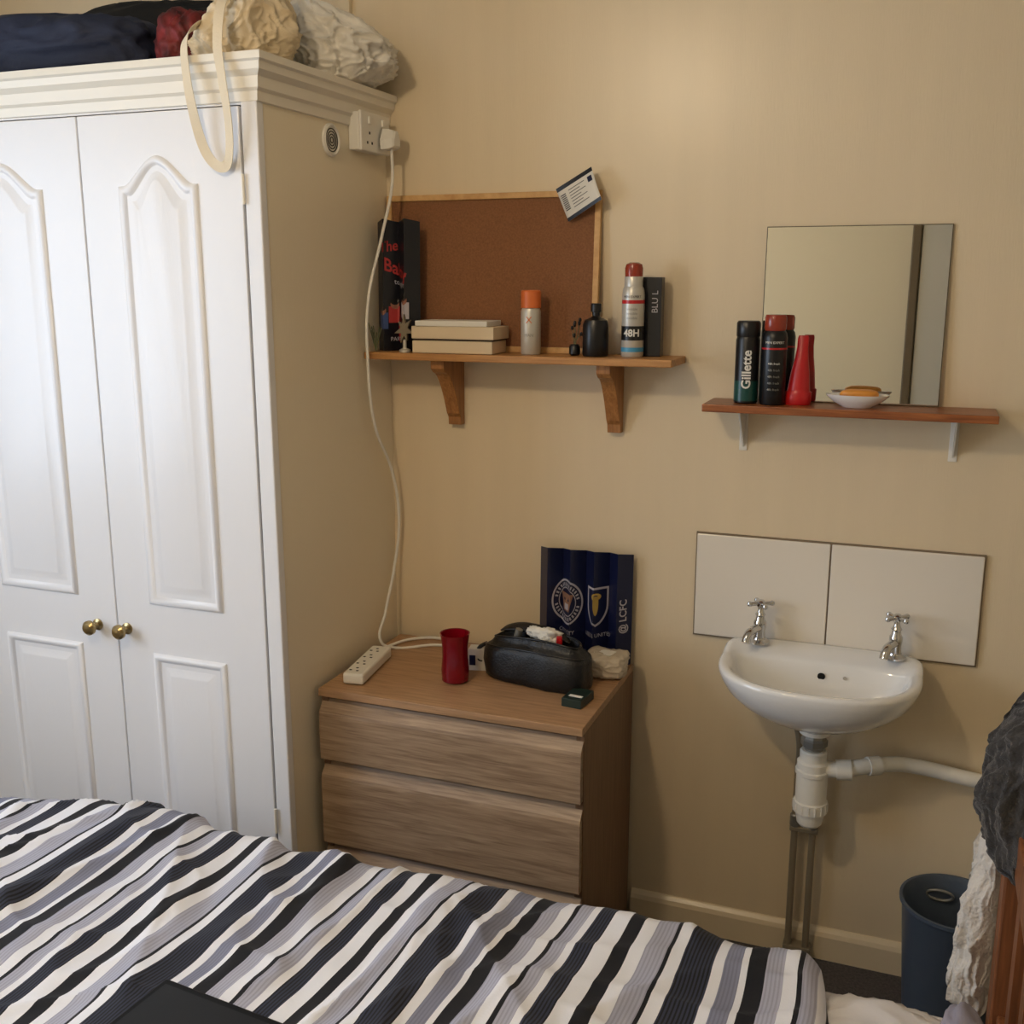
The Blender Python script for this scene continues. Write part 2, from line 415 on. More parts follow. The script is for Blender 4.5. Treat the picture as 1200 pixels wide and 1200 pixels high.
# toiletry bag: boxy leather wash bag with an unzipped, gaping top
BX,BY=-.808,-.215
B=empty("black_toiletry_bag",(BX,BY,zt))
def bag_pt(a,zf,shr):
    c,s=math.cos(a),math.sin(a)
    k=(abs(c)**4+abs(s)**3)**(-1/4)
    hx=.138*shr[0];hy=.056*shr[1]
    lx,ly=hx*k*c,hy*k*s
    n=noise.noise(Vector((lx*18,ly*25,zf*30)))*.005+max(0,ridged(Vector((lx*20,ly*6,zf*14))))**4*.004
    ca,sa=math.cos(-.2),math.sin(-.2)
    lx+=n*c;ly+=n*s
    return (BX+lx*ca-ly*sa,BY+lx*sa+ly*ca,zt+zf*(.93+.07*math.sin(c*2+1))+.006*(1-abs(c)**3)*(zf/.1))
rings=[]
for zf,sx_,sy_ in ((.001,.93,.86),(.005,.98,.96),(.02,1.0,1.02),(.045,1.0,1.03),(.07,.99,.98),(.083,.965,.88),(.089,.93,.76),(.093,.89,.66),(.098,.86,.62),(.105,.83,.6),(.108,.82,.585),(.106,.80,.56),(.09,.79,.54),(.07,.78,.52)):
    rings.append([bag_pt(2*pi*j/64,zf,(sx_,sy_)) for j in range(64)])
loft("bag_body",rings,M_leather,B)
tube("zip_edge",[bag_pt(2*pi*j/24,.109,(.82,.585)) for j in range(24)],.0024,M_blk,B,cyclic=True)
tube("seam_front",[bag_pt(pi+.25+(pi-.5)*j/12,.086,(.965,.87)) for j in range(13)],.0022,M_blk,B)
grid("lid_flap",20,8,lambda u,v:(BX-.105+u*.185,-.185-.035*u+v*.03+.004*math.sin(u*9),zt+.104+.026*math.sin(u*pi)**.7*math.sin(v*pi*.6+.3)),M_leather,B,solid=.003)
tube("carry_loop",[(BX-.138,-.19,zt+.07),(BX-.158,-.195,zt+.055),(BX-.158,-.2,zt+.03),(BX-.138,-.195,zt+.025)],.005,M_leather,B)
blob("tissue",(BX+.02,-.21,zt+.115),(.032,.020,.018),M_paper,B,amp=.5,seed=9,sub=4)
blob("tissue_b",(BX-.01,-.2,zt+.118),(.02,.014,.012),M_paper,B,amp=.5,seed=14,sub=4)
box("tube_cap",BX+.052,BX+.066,-.23,-.22,zt+.095,zt+.122,M_red,B,bevel=.003,rz=.3)
cyl("small_bottle",(BX-.06,-.20,zt+.085),(BX-.05,-.2,zt+.118),.009,M_greyfit,B)
# pleated navy card
def pleat(name,x0,x1,y0,dep,z0,z1,nf,m,lean=0):
    e=empty(name,((x0+x1)/2,y0,z0))
    v=[];f=[];N=nf*2
    for i in range(N+1):
        x=x0+(x1-x0)*i/N;y=y0-(dep if i%2 else 0)
        zz=z1+(.004 if i%2 else -.003)
        v+= [(x,y,z0),(x+lean*.5,y+.004,z0+(zz-z0)*.5),(x+lean,y+.008,zz)]
    for i in range(N):
        for k in range(2):f.append((3*i+k,3*i+3+k,3*i+4+k,3*i+1+k))
    ob=mk("pleated_card",v,f,m,e);s=ob.modifiers.new("s","SOLIDIFY");s.thickness=.0015
    def surf(x,z):
        u=(x-x0)/(x1-x0)*N;i=int(max(0,min(N-1,math.floor(u))));fr=u-i
        ya=0 if i%2==0 else dep;yb=dep if i%2==0 else 0
        return y0-(ya+(yb-ya)*fr)+.008*(z-z0)/(z1-z0)-.0022
    return e,surf
e,sf=pleat("navy_pleated_clapper",-.868,-.627,-.028,.036,zt,.995,4,M_navy,0)
def decal(name,e,sf,fn,m,nu=24,nv=24):
    def g(u,v):
        x,z=fn(u,v);return (x,sf(x,z),z)
    return grid(name,nu,nv,g,m,e,smooth=False)
def ringfn(cx,cz,r0,r1,sx=1):
    return lambda u,v:(cx+sx*(r0+(r1-r0)*v)*math.cos(2*pi*u),cz+(r0+(r1-r0)*v)*math.sin(2*pi*u))
M_pk=mat("print_pale",(190,186,196),.6)
M_crest=mat("crest_orange",(160,118,96),.5)
decal("crest_ring",e,sf,ringfn(-.79,.862,.053,.058,.66),M_pk,48,2)
decal("crest_ring_inner",e,sf,ringfn(-.79,.862,.035,.0375,.66),M_pk,48,2)
decal("crest_face",e,sf,lambda u,v:(-.79+(u-.5)*.034*(.55+.6*v),.838+v*.046),M_crest,14,10)
sf2=lambda x,z:sf(x,z)-.001
decal("crest_muzzle",e,sf2,lambda u,v:(-.79+(u-.5)*.014,.842+v*.016),M_pk,6,4)
for i,(ax,az) in enumerate(((-.797,.868),(-.783,.868))):decal("crest_eye_%d"%i,e,sf2,ringfn(ax,az,0,.0035,.8),M_navy,10,2)
for i in range(14):
    a=pi*(.08+.84*i/13)
    decal("crest_letter_%d"%i,e,sf2,lambda u,v,a=a:(-.79+.66*(.0405+.0085*v)*math.cos(a+(u-.5)*.1),.862+(.0405+.0085*v)*math.sin(a+(u-.5)*.1)),M_pk,2,2)
    decal("crest_letterb_%d"%i,e,sf2,lambda u,v,a=a:(-.79+.66*(.0405+.0085*v)*math.cos(-a+(u-.5)*.1),.862+(.0405+.0085*v)*math.sin(-a+(u-.5)*.1)),M_pk,2,2)
def shield(cx,cz,w_,h_):
    return lambda u,v:(cx+(u-.5)*w_*(1 if v>.55 else math.sin((v/.55)*pi/2)**.6 if v>0 else 0),cz+v*h_)
decal("shield",e,sf,shield(-.712,.808,.050,.1),M_pk,12,16)
decal("shield_inner",e,sf2,shield(-.712,.814,.043,.089),M_navy,12,16)
sf3=lambda x,z:sf(x,z)-.0018
decal("shield_band",e,sf3,shield(-.712,.836,.011,.05),M_gold,12,12)
decal("shield_top",e,sf3,ringfn(-.712,.885,.004,.009,1.2),M_gold,16,3)
text("letters",'@ LCFC',.024,lambda x,y:(-.643-y*.8,sf(-.643-y*.8,.8)-.001,.84+x),M_pk,e,bold=.0005)
for k,(bx,bz,s) in enumerate(((-.79,.785,'CITY CITY'),(-.71,.785,'LEEDS UNITED'),(-.79,.762,'2019'))):
    text("small_letters_%d"%k,s,.014,lambda x,y,bx=bx,bz=bz:(bx+x*.7,sf(bx+x*.7,bz)-.001,bz+y),M_pk,e)
# tissue packet & small carton
tp=empty("clear_tissue_packet",(-.665,-.12,zt))
blob("packet",(-.665,-.115,zt+.028),(.05,.046,.03),mat("packet_film",(212,198,176),.25,bump=.2,bscale=60,trans=.1),tp,amp=.14,seed=2,pw=5,flat=zt,fs=4)
box("printed_band",-.69,-.645,-.135,-.10,zt+.056,zt+.0575,M_paper,tp,rz=-.2)
sc=empty("small_dark_carton",(-.68,-.28,zt))
box("carton",-.70,-.652,-.345,-.272,zt,zt+.02,mat("dark_green_card",(22,40,34),.4),sc,bevel=.001,rz=-.12)
box("label",-.692,-.66,-.328,-.318,zt+.0201,zt+.0208,M_paper,sc,rz=-.12)
# ---------------------------------------------------------------- left shelf
def bracket_w(name,x0,x1,zt_,zb,dep,parent):
    pr=[(0,zt_),(-dep,zt_),(-dep,zt_-.02)]
    for i in range(11):
        t=i/10;pr.append((-dep+.012+(dep-.045)*t**.75,zt_-.03-(zt_-.03-zb-.03)*t**1.35))
    pr+=[(-.024,zb+.02),(-.022,zb),(0,zb)]
    pr=[(y-.0006,z) for y,z in pr]
    v=[(x,y,z) for x in (x0,x1) for y,z in pr];n=len(pr)
    f=[(k,(k+1)%n,n+(k+1)%n,n+k) for k in range(n)]+[tuple(range(n))[::-1],tuple(range(n,2*n))]
    mk(name,v,f,M_pinev,parent,bevel=.001)
L=empty("wooden_wall_shelf",(-.9,-.075,1.46))
box("board",-1.286,-.52,-.15,-.0006,1.459,1.476,M_pine,L,bevel=.002)
bracket_w("bracket_1",-1.118,-1.083,1.459,1.29,.125,L)
bracket_w("bracket_2",-.70,-.667,1.459,1.29,.125,L)
# corkboard
zs=1.4765
K2=empty("cork_notice_board",(-1.0,-.02,zs))
def lean(y,z,y0=-.030,sl=.062):return y0+(z-zs)*sl+y
def lbox(name,x0,x1,z0,z1,d0,d1,m,pr_):
    v=[(x,lean(dd,z),z) for x in (x0,x1) for dd in (d0,d1) for z in (z0,z1)]
    f=[(0,1,3,2),(4,6,7,5),(0,4,5,1),(2,3,7,6),(0,2,6,4),(1,5,7,3)]
    return mk(name,v,f,m,pr_,bevel=.001)
kx0,kx1,kz1=-1.284,-.727,1.853
lbox("cork_sheet",kx0+.01,kx1-.01,zs+.01,kz1-.01,-.004,.004,M_cork,K2)
lbox("frame_bottom",kx0,kx1,zs,zs+.014,-.009,.005,M_pinefr,K2)
lbox("frame_top",kx0,kx1,kz1-.014,kz1,-.009,.005,M_pinefr,K2)
lbox("frame_left",kx0,kx0+.014,zs+.014,kz1-.014,-.009,.005,M_pinefr,K2)
lbox("frame_right",kx1-.014,kx1,zs+.014,kz1-.014,-.009,.005,M_pinefr,K2)
# ticket pinned
T=empty("paper_ticket",(-.78,-.03,1.84))
def tk(u,v,dy=0):
    A=Vector((-.834,1.856));Bq=Vector((-.745,1.902));Dq=Vector((-.802,1.782))
    p=A+(Bq-A)*u+(Dq-A)*v
    return (p.x,-.027-.012*u-.02*math.sin(v*1.5)*u-dy,p.y)
grid("card",10,10,lambda u,v:tk(u,v),M_paper,T,solid=.0006)
grid("band_top",6,2,lambda u,v:tk(u,.0+v*.12,.0007),M_bcard,T)
grid("band_bottom",6,2,lambda u,v:tk(u,.9+v*.1,.0007),M_bcard,T)
grid("crest",4,4,lambda u,v:tk(.82+u*.12,.2+v*.16,.0008),M_navy,T)
M_ink=mat("grey_ink",(70,70,76),.6)
for i in range(7):grid("line_%d"%i,4,1,lambda u,v:tk(.28+u*(.3 if i%2 else .45),.22+i*.085+v*.02,.0008),M_ink,T)
for i in range(9):grid("bar_%d"%i,1,1,lambda u,v:tk(.05+u*.14,.25+i*.055+v*.03,.0008),M_blk,T)
# black pleated card w/ print
e,sf=pleat("black_pleated_clapper",-1.283,-1.168,-.075,.03,zs,1.79,2,M_bcard,0)
M_rp=mat("red_print",(176,50,50),.5)
cl=lambda x:max(-1.281,min(-1.169,x))
def ptxt(nm,s,size,cx,cz,m,kx=.62,sh=0,bold=0):
    text(nm,s,size,lambda x,y:(cl(cx+x*kx),sf(cl(cx+x*kx),cz)-.001,cz+y+x*sh),m,e,bold=bold)
ptxt("print_a","'The",.036,-1.245,1.728,M_rp,.6,.1,.0006)
ptxt("print_b","Baloy",.044,-1.222,1.672,M_rp,.62,-.3,.0008)
ptxt("print_b2","tonight",.018,-1.215,1.64,M_pk,.7,-.2)
M_skin=mat("print_portrait",(150,100,80),.6);M_bluep=mat("print_blue",(60,80,130),.6)
sfb=lambda x,z:sf(x,z)-.001
for i,(hx_,hz_,mm) in enumerate(((-1.20,1.60,M_pk),(-1.232,1.59,M_rp),(-1.257,1.575,M_bluep),(-1.214,1.545,M_rp))):
    decal("portrait_body_%d"%i,e,sf,lambda u,v,hx_=hx_,hz_=hz_:(hx_-.012+u*.024,hz_-.045+v*.04),mm,6,3)
    decal("portrait_%d"%i,e,sfb,ringfn(hx_,hz_,0,.0115,.75),M_skin,18,2)
    decal("portrait_hair_%d"%i,e,lambda x,z:sf(x,z)-.0018,ringfn(hx_,hz_+.007,0,.0085,.95),M_blk,14,2)
ptxt("print_c","PARTY",.014,-1.226,1.505,M_pk,.7)
# silver star ornament / dried sprig
O=empty("silver_star_ornament",(-1.2,-.125,zs))
lathe("base",[(.014,0),(.014,.006),(.005,.01),(.004,.03),(.001,.031)],(-1.185,-.128,zs),M_silver,O,n=20)
v=[];N=14
for s in (-.004,.004):
    for i in range(N):
        r=(.03+.006*math.sin(i*2.1)) if i%2==0 else .013;a=pi/2+2*pi*i/N
        v.append((-1.185+r*math.cos(a)*.75,-.128+s,zs+.055+r*math.sin(a)*1.2))
mk("star",v,[tuple(range(N)),tuple(range(N,2*N))]+[(i,(i+1)%N,N+(i+1)%N,N+i) for i in range(N)],mat("pewter",(140,130,112),.4,metal=.5),O)
gr=empty("dried_grass_sprig",(-1.25,-.12,zs))
for i in range(7):
    a=random.uniform(-1,1)
    tube("stem_%d"%i,[(-1.262,-.132,zs+.001),(-1.262+a*.008,-.132,zs+.03),(-1.262+a*.018,-.135,zs+.045+random.random()*.03)],.0014,M_leaf,gr,res=3)
# boxes stack; a thin dark slab paints the shade between two boxes
Bk=empty("stack_of_card_boxes",(-1.06,-.08,zs))
z=zs
for i,(x0,x1,h,c,rr) in enumerate(((-1.158,-.952,.03,M_card,.02),(-1.155,-.95,.004,M_gap,.01),(-1.16,-.945,.03,M_card,-.015),(-1.15,-.965,.013,M_paper,.03))):
    ob=box("box_or_gap_%d"%i,x0,x1,-.142,-.045,z+.0004,z+h,c,Bk,bevel=.0015,rz=rr);z+=h
# orange-capped aerosol
def prof_can(r,h,shoulder=.012,neck=.6):return [(r*.92,0),(r,.003),(r,h-shoulder),(r*.9,h-shoulder*.4),(r*neck,h)]
A=empty("aerosol_can",(-.874,-.085,zs))
lathe("can",prof_can(.0235,.112),(-.874,-.085,zs),M_silver,A)
lathe("cap",[(.0235,.108),(.0235,.146),(.021,.149),(.001,.149)],(-.874,-.085,zs),M_orange,A)
can_text("print","X",.022,-.874,-.085,.0235,zs+.08,M_orange,A)
can_text("print_small","MAN",.010,-.874,-.085,.0235,zs+.045,M_greyfit,A)
# black bottle with atomiser
A=empty("black_perfume_bottle",(-.713,-.09,zs))
lathe("bottle",[(.028,0),(.03,.004),(.03,.07),(.026,.082),(.012,.088),(.009,.092),(.009,.1),(.012,.101),(.012,.118),(.010,.12),(.001,.12)],(-.713,-.09,zs),M_blk,A)
A=empty("tiny_dried_flowers",(-.76,-.09,zs))
lathe("pot",[(.01,0),(.013,.004),(.013,.02),(.009,.026)],(-.765,-.085,zs),M_blk,A,n=20)
for i in range(8):
    p=(-.767+random.uniform(-.022,.018),-.085+random.uniform(-.01,.01),zs+.045+random.random()*.04)
    tube("stem_%d"%i,[(-.765,-.085,zs+.02),((p[0]-.765)/2,-.085,zs+.04),p],.0008,M_leaf,A,res=3)
    blob("bud_%d"%i,p,(.0035,.0035,.005),M_leather,A,sub=2)
# deodorant
A=empty("deodorant_can",(-.628,-.08,zs))
cc=(-.628,-.08,zs)
lathe("can",[(.0235,0),(.0255,.003),(.0255,.14),(.024,.152),(.02,.16)],cc,M_silver,A)
lathe("label_band",[(.0258,.038),(.0258,.07)],cc,M_blk,A,cap=(False,False))
lathe("label_blue",[(.0258,.012),(.0258,.022)],cc,M_blue,A,cap=(False,False))
lathe("collar",[(.021,.158),(.021,.178),(.02,.18)],cc,M_silver,A)
lathe("cap",[(.02,.178),(.0205,.198),(.018,.207),(.010,.211),(.001,.211)],cc,M_redcap,A)
can_text("print_48","48H",.022,cc[0],cc[1],.0258,zs+.054,M_paper,A,bold=.0007)
can_text("print_brand","MEN EXPERT",.0075,cc[0],cc[1],.0256,zs+.135,M_blk,A)
lathe("red_band",[(.0257,.12),(.0257,.128)],cc,M_red,A,cap=(False,False))
for i in range(3):can_text("print_l%d"%i,"invisible",.008,cc[0],cc[1],.0256,zs+.108-i*.01,M_greyfit,A)
A=empty("dark_slim_box",(-.59,-.05,zs))
box("carton",-.618,-.568,-.06,-.03,zs,1.655,M_bcard,A,bevel=.001)
text("print","BLU L",.02,lambda x,y:(-.582+y*-1,-.0606,1.6+x),M_pk,A)
# ---------------------------------------------------------------- right shelf
R=empty("small_wall_shelf",(-.15,-.07,1.37))
box("board",-.452,.15,-.14,-.0006,1.364,1.381,M_dpine,R,bevel=.002)
for i,x in enumerate((-.378,.073)):
    box("bracket_plate_%d"%i,x-.009,x+.009,-.0035,-.0006,1.262,1.364,M_upvc,R,bevel=.001)
    box("bracket_arm_%d"%i,x-.009,x+.009,-.095,-.0035,1.3605,1.364,M_upvc,R)
    mk("bracket_web_%d"%i,[(x-.002,-.003,1.362),(x-.002,-.09,1.362),(x-.002,-.003,1.27),(x+.002,-.003,1.362),(x+.002,-.09,1.362),(x+.002,-.003,1.27)],[(0,1,2),(3,5,4),(0,3,4,1),(1,4,5,2),(0,2,5,3)],M_upvc,R)
zr=1.3815
A=empty("shaving_foam_can",(-.368,-.08,zr));cc=(-.366,-.08,zr)
lathe("can",[(.024,0),(.0262,.003),(.0262,.138),(.024,.146)],cc,M_blk,A)
lathe("label_green",[(.0265,.006),(.0265,.05)],cc,M_greenb,A,cap=(False,False))
lathe("cap",[(.0245,.145),(.026,.148),(.026,.175),(.023,.18),(.001,.18)],cc,M_blk,A)
can_text("print","Gillette",.028,cc[0],cc[1],.0278,zr+.075,M_paper,A,vertical=True,bold=.0007)
A=empty("body_spray_can",(-.31,-.09,zr));cc=(-.307,-.09,zr)
lathe("can",[(.0255,0),(.0270,.003),(.0270,.145),(.025,.155),(.02,.162)],cc,M_blk,A)
lathe("cap",[(.0215,.16),(.0235,.165),(.0235,.188),(.021,.194),(.001,.195)],cc,M_redcap,A)
lathe("collar_band",[(.0273,.12),(.0273,.124)],cc,M_red,A,cap=(False,False))
can_text("print","MEN EXPERT",.0075,cc[0],cc[1],.027,zr+.135,M_paper,A)
for i in range(5):can_text("print_l%d"%i,"48h fresh",.007,cc[0],cc[1],.027,zr+.09-i*.014,M_greyfit if i else M_paper,A)
# red gel bottle stands on its cap
rings=[]
for z,a,b in ((0,.0285,.017),(.004,.030,.019),(.028,.030,.019),(.030,.026,.018),(.034,.0255,.018),(.07,.021,.015),(.1,.0155,.011),(.125,.0125,.006),(.144,.0125,.003),(.150,.0105,.002)):
    rings.append([(-.254+.006*(z/.15)+a*.95*math.cos(2*pi*j/32),-.075+b*math.sin(2*pi*j/32),zr+z) for j in range(32)])
sharp(loft("red_gel_bottle",rings,M_red,None),50)
# soap dish
A=empty("soap_dish_with_soap",(-.128,-.08,zr))
lathe("dish",[(.03,0),(.034,.003),(.05,.012),(.064,.024),(.066,.028),(.062,.027),(.048,.016),(.03,.010),(.001,.009)],(-.128,-.085,zr),M_porc,A,sx=1,sy=.66)
blob("soap",(-.125,-.085,zr+.028),(.04,.022,.011),M_soap,A,amp=.05,seed=5,pw=3,sub=4)
# mirror
A=empty("wall_mirror",(-.155,-.02,1.39))
def mbox(name,x0,x1,z0,z1,d0,d1,m,pr_):
    v=[(x,-.018+(z-zr)*.034+dd,z) for x in (x0,x1) for dd in (d0,d1) for z in (z0,z1)]
    f=[(0,1,3,2),(4,6,7,5),(0,4,5,1),(2,3,7,6),(0,2,6,4),(1,5,7,3)]
    return mk(name,v,f,m,pr_)
mbox("backing",-.347,.036,zr,1.764,-.0008,.004,M_mback,A)
mbox("glass",-.345,.034,zr+.002,1.762,-.0014,-.0009,M_mirror,A)
# ---------------------------------------------------------------- splashback
A=empty("tiled_splashback",(-.16,-.005,.8))
box("backing_edge",-.478,.160,-.007,-.0006,.802,1.060,M_grout,A)
box("tile_left",-.475,-.168,-.012,-.0065,.806,1.057,M_tile,A,bevel=.0025)
box("tile_right",-.165,.157,-.012,-.0065,.806,1.057,M_tile,A,bevel=.0025)
# ---------------------------------------------------------------- basin
A=empty("wash_basin",(-.168,-.15,.7))
bx=-.168
def bring(z,a,bf,bb,cy,nf=2.25,nb=5,lift=0,N=72):
    out=[]
    for j in range(N):
        t=2*pi*j/N;c,s=math.cos(t),math.sin(t)
        nn=nb if s>0 else nf
        k=(abs(c)**nn+abs(s)**nn)**(-1/nn)
        x=bx+a*k*c;y=cy+(bb if s>0 else bf)*k*s
        lf=lift*max(0,min(1,(y+.11)/.05))
        out.append((x,min(y,-.0125),z+lf))
    return out
R_=[(.655,.035,.035,.035,-.13,2,2,0),(.668,.05,.05,.05,-.13,2,2.5,0),(.680,.09,.09,.09,-.13,2,3,0),(.698,.135,.128,.11,-.13,2.1,4,0),(.722,.172,.16,.115,-.13,2.2,4.5,0),(.75,.199,.183,.117,-.13,2.3,5,0),(.776,.213,.195,.1175,-.13,2.35,5,.004),(.795,.219,.2,.1175,-.13,2.4,5,.01),(.803,.218,.199,.117,-.13,2.4,5,.012),(.807,.213,.194,.112,-.13,2.4,5,.012),(.806,.203,.184,.1,-.13,2.4,5,.013),(.802,.194,.176,.052,-.135,2.4,3.6,.004),(.79,.188,.168,.045,-.135,2.4,3.4,0),(.765,.176,.155,.036,-.135,2.3,3.2,0),(.735,.15,.13,.026,-.135,2.2,3,0),(.712,.11,.095,.014,-.138,2.1,2.5,0),(.70,.06,.06,.006,-.145,2,2.2,0),(.697,.024,.026,.02,-.155,2,2,0),(.69,.02,.022,.016,-.155,2,2,0)]
loft("bowl",[bring(*r) for r in R_],M_porc,A)
lathe("waste_ring",[(.021,0),(.021,.003),(.015,.003),(.012,-.002),(.001,-.002)],(bx,-.157,.697),M_chrome,A)
lathe("overflow_hole",[(.0085,0),(.0085,.003),(.001,.003)],(bx+.004,-.0985,.770),M_dark,A,rot=Matrix.Rotation(pi/2+.25,3,'X'),n=20)
lathe("chain_stay",[(.004,0),(.004,.003),(.001,.003)],(bx+.055,-.0985,.772),M_chrome,A,rot=Matrix.Rotation(pi/2+.25,3,'X'),n=14)
# taps
for k,tx in enumerate((-.312,-.012)):
    T=empty("basin_pillar_tap",(tx,-.055,.818))
    y0=-.055;z0=.8185
    lathe("flange",[(.024,0),(.024,.004),(.016,.009),(.0145,.013)],(tx,y0,z0),M_chrome,T,n=28)
    lathe("pillar",[(.0135,.01),(.0125,.03),(.0145,.04),(.0145,.05),(.011,.056),(.0095,.064),(.012,.068),(.0085,.074),(.0065,.08),(.006,.09)],(tx,y0,z0),M_chrome,T,n=28)
    tube("spout",[(tx,y0,z0+.036),(tx-.008,y0-.03,z0+.040),(tx-.018,y0-.055,z0+.034),(tx-.022,y0-.066,z0+.016)],.0096,M_chrome,T)
    lathe("handle_hub",[(.008,.086),(.0105,.09),(.0105,.099),(.006,.103),(.001,.104)],(tx,y0,z0),M_chrome,T,n=24)
    for q in range(4):
        a=q*pi/2+.5+k*.25
        dx,dy=math.cos(a),math.sin(a)
        cyl("handle_arm_%d"%q,(tx+dx*.006,y0+dy*.006,z0+.094),(tx+dx*.026,y0+dy*.026,z0+.094),.0038,M_chrome,T,n=12,r2=.0055)
        lathe("handle_tip_%d"%q,[(.001,-.0065),(.005,-.0045),(.0066,0),(.005,.0045),(.001,.0065)],(tx+dx*.027,y0+dy*.027,z0+.094),M_chrome,T,n=12)
# waste and pipes
A=empty("basin_waste_trap",(bx,-.13,.45));tx,ty=-.168,-.13
lathe("tail_flange",[(.034,.645),(.034,.656)],(tx,ty,0),M_upvc,A)
lathe("back_nut",[(.026,.612),(.03,.616),(.03,.63),(.026,.634),(.024,.645)],(tx,ty,0),M_greyfit,A,n=8,ang=10)
lathe("tail",[(.02,.575),(.02,.63)],(tx,ty,0),M_greyfit,A)
lathe("top_nut",[(.03,.575),(.03,.6),(.027,.604)],(tx,ty,0),M_upvc,A,n=16)
lathe("bottle",[(.012,.415),(.022,.417),(.028,.424),(.031,.44),(.031,.452),(.038,.453),(.038,.478),(.035,.48),(.035,.545),(.038,.547),(.038,.556),(.035,.558),(.035,.575),(.028,.58)],(tx,ty,0),M_upvc,A,n=36,ang=20)
for j in range(16):
    a=2*pi*j/16
    cyl("grip_%d"%j,(tx+.038*math.cos(a),ty+.038*math.sin(a),.455),(tx+.038*math.cos(a),ty+.038*math.sin(a),.476),.002,M_upvc,A,n=6)
cyl("outlet",(tx+.02,ty,.558),(tx+.06,ty+.004,.562),.0185,M_upvc,A)
cyl("outlet_nut",(tx+.052,ty+.003,.561),(tx+.084,ty+.008,.564),.0235,M_upvc,A,n=14)
tube("waste_pipe",[(tx+.07,ty+.006,.563),(tx+.11,ty+.018,.572),(tx+.16,ty+.05,.572),(tx+.2,ty+.075,.566),(tx+.35,ty+.088,.548),(tx+.75,ty+.09,.525),(XR-.002,ty+.09,.50)],.0175,M_upvc,A,res=12)
cyl("elbow_nut",(tx+.118,ty+.022,.5725),(tx+.142,ty+.036,.573),.0215,M_upvc,A,n=14)
A=empty("water_supply_pipes",(-.18,-.04,0))
for i,x in enumerate((-.207,-.165)):
    tube("pipe_%d"%i,[(x,-.04,.002),(x,-.04,.2),(x,-.04,.5),(x,-.045,.58),(x+(-.02 if i==0 else .03),-.05,.66)],.0082,M_pipep,A,res=8)
    lathe("valve_%d"%i,[(.010,0),(.0125,.003),(.0125,.03),(.010,.033)],(x,-.04,.36),M_greyfit,A,n=12)
    lathe("floor_collar_%d"%i,[(.014,0),(.014,.01),(.008,.012)],(x,-.04,.0),M_pipep,A,n=16)
for zc in (.35,.03):box("pipe_clip_%d"%int(zc*100),-.218,-.152,-.05,-.001 if zc>.1 else -.017,zc,zc+.012,M_pipep,A,bevel=.002)
# ---------------------------------------------------------------- bin
A=empty("waste_bin",(.15,-.19,0));bc=(.15,-.19,.0005)
lathe("bucket",[(.08,0),(.085,.004),(.106,.31),(.112,.318),(.112,.326),(.106,.326),(.101,.315),(.082,.01),(.001,.009)],bc,M_bin,A,n=48)
blob("rubbish",(.15,-.19,.13),(.065,.065,.05),M_leather,A,amp=.4,seed=7,sub=4)
tube("carry_handle",[(.125+.028*math.cos(2*pi*i/12),-.19+.086-.004*math.sin(2*pi*i/12),.285+.014*math.sin(2*pi*i/12)) for i in range(12)],.0035,M_greyfit,A,cyclic=True)
# ---------------------------------------------------------------- bed
Bd=empty("bed",(-.83,-1.32,0))
by0,by1=-1.83,-.80
box("mattress",-1.86,.165,by0,by1,.24,.485,M_sheet,Bd,bevel=.04,seg=4)
box("side_rail_back",-1.88,.17,by1+.002,by1+.024,.2,.34,M_bedwood,Bd,bevel=.003)
box("side_rail_front",-1.88,.17,by0-.024,by0-.002,.2,.34,M_bedwood,Bd,bevel=.003)
box("slat_base",-1.86,.165,by0,by1,.2,.238,M_bedwood,Bd)
hx=.178
box("headboard_post_back",hx,hx+.045,by1-.01,by1+.045,0,.86,M_bedwood,Bd,bevel=.004)
box("headboard_post_front",hx,hx+.045,by0-.045,by0+.01,0,.86,M_bedwood,Bd,bevel=.004)
box("headboard_rail_top",hx+.005,hx+.04,by0+.01,by1-.01,.78,.85,M_bedwood,Bd,bevel=.004)
box("headboard_rail_mid",hx+.01,hx+.035,by0+.01,by1-.01,.42,.5,M_bedwood,Bd,bevel=.003)
for i in range(7):
    yy=by0+.1+i*(by1-by0-.2)/6
    box("headboard_slat_%d"%i,hx+.014,hx+.03,yy-.02,yy+.02,.5,.78,M_bedwood,Bd)
for i,(xx,yy) in enumerate(((-1.88,by1-.01),(-1.88,by0-.035))):box("foot_post_%d"%i,xx-.045,xx,yy,yy+.045,0,.34,M_bedwood,Bd,bevel=.004)
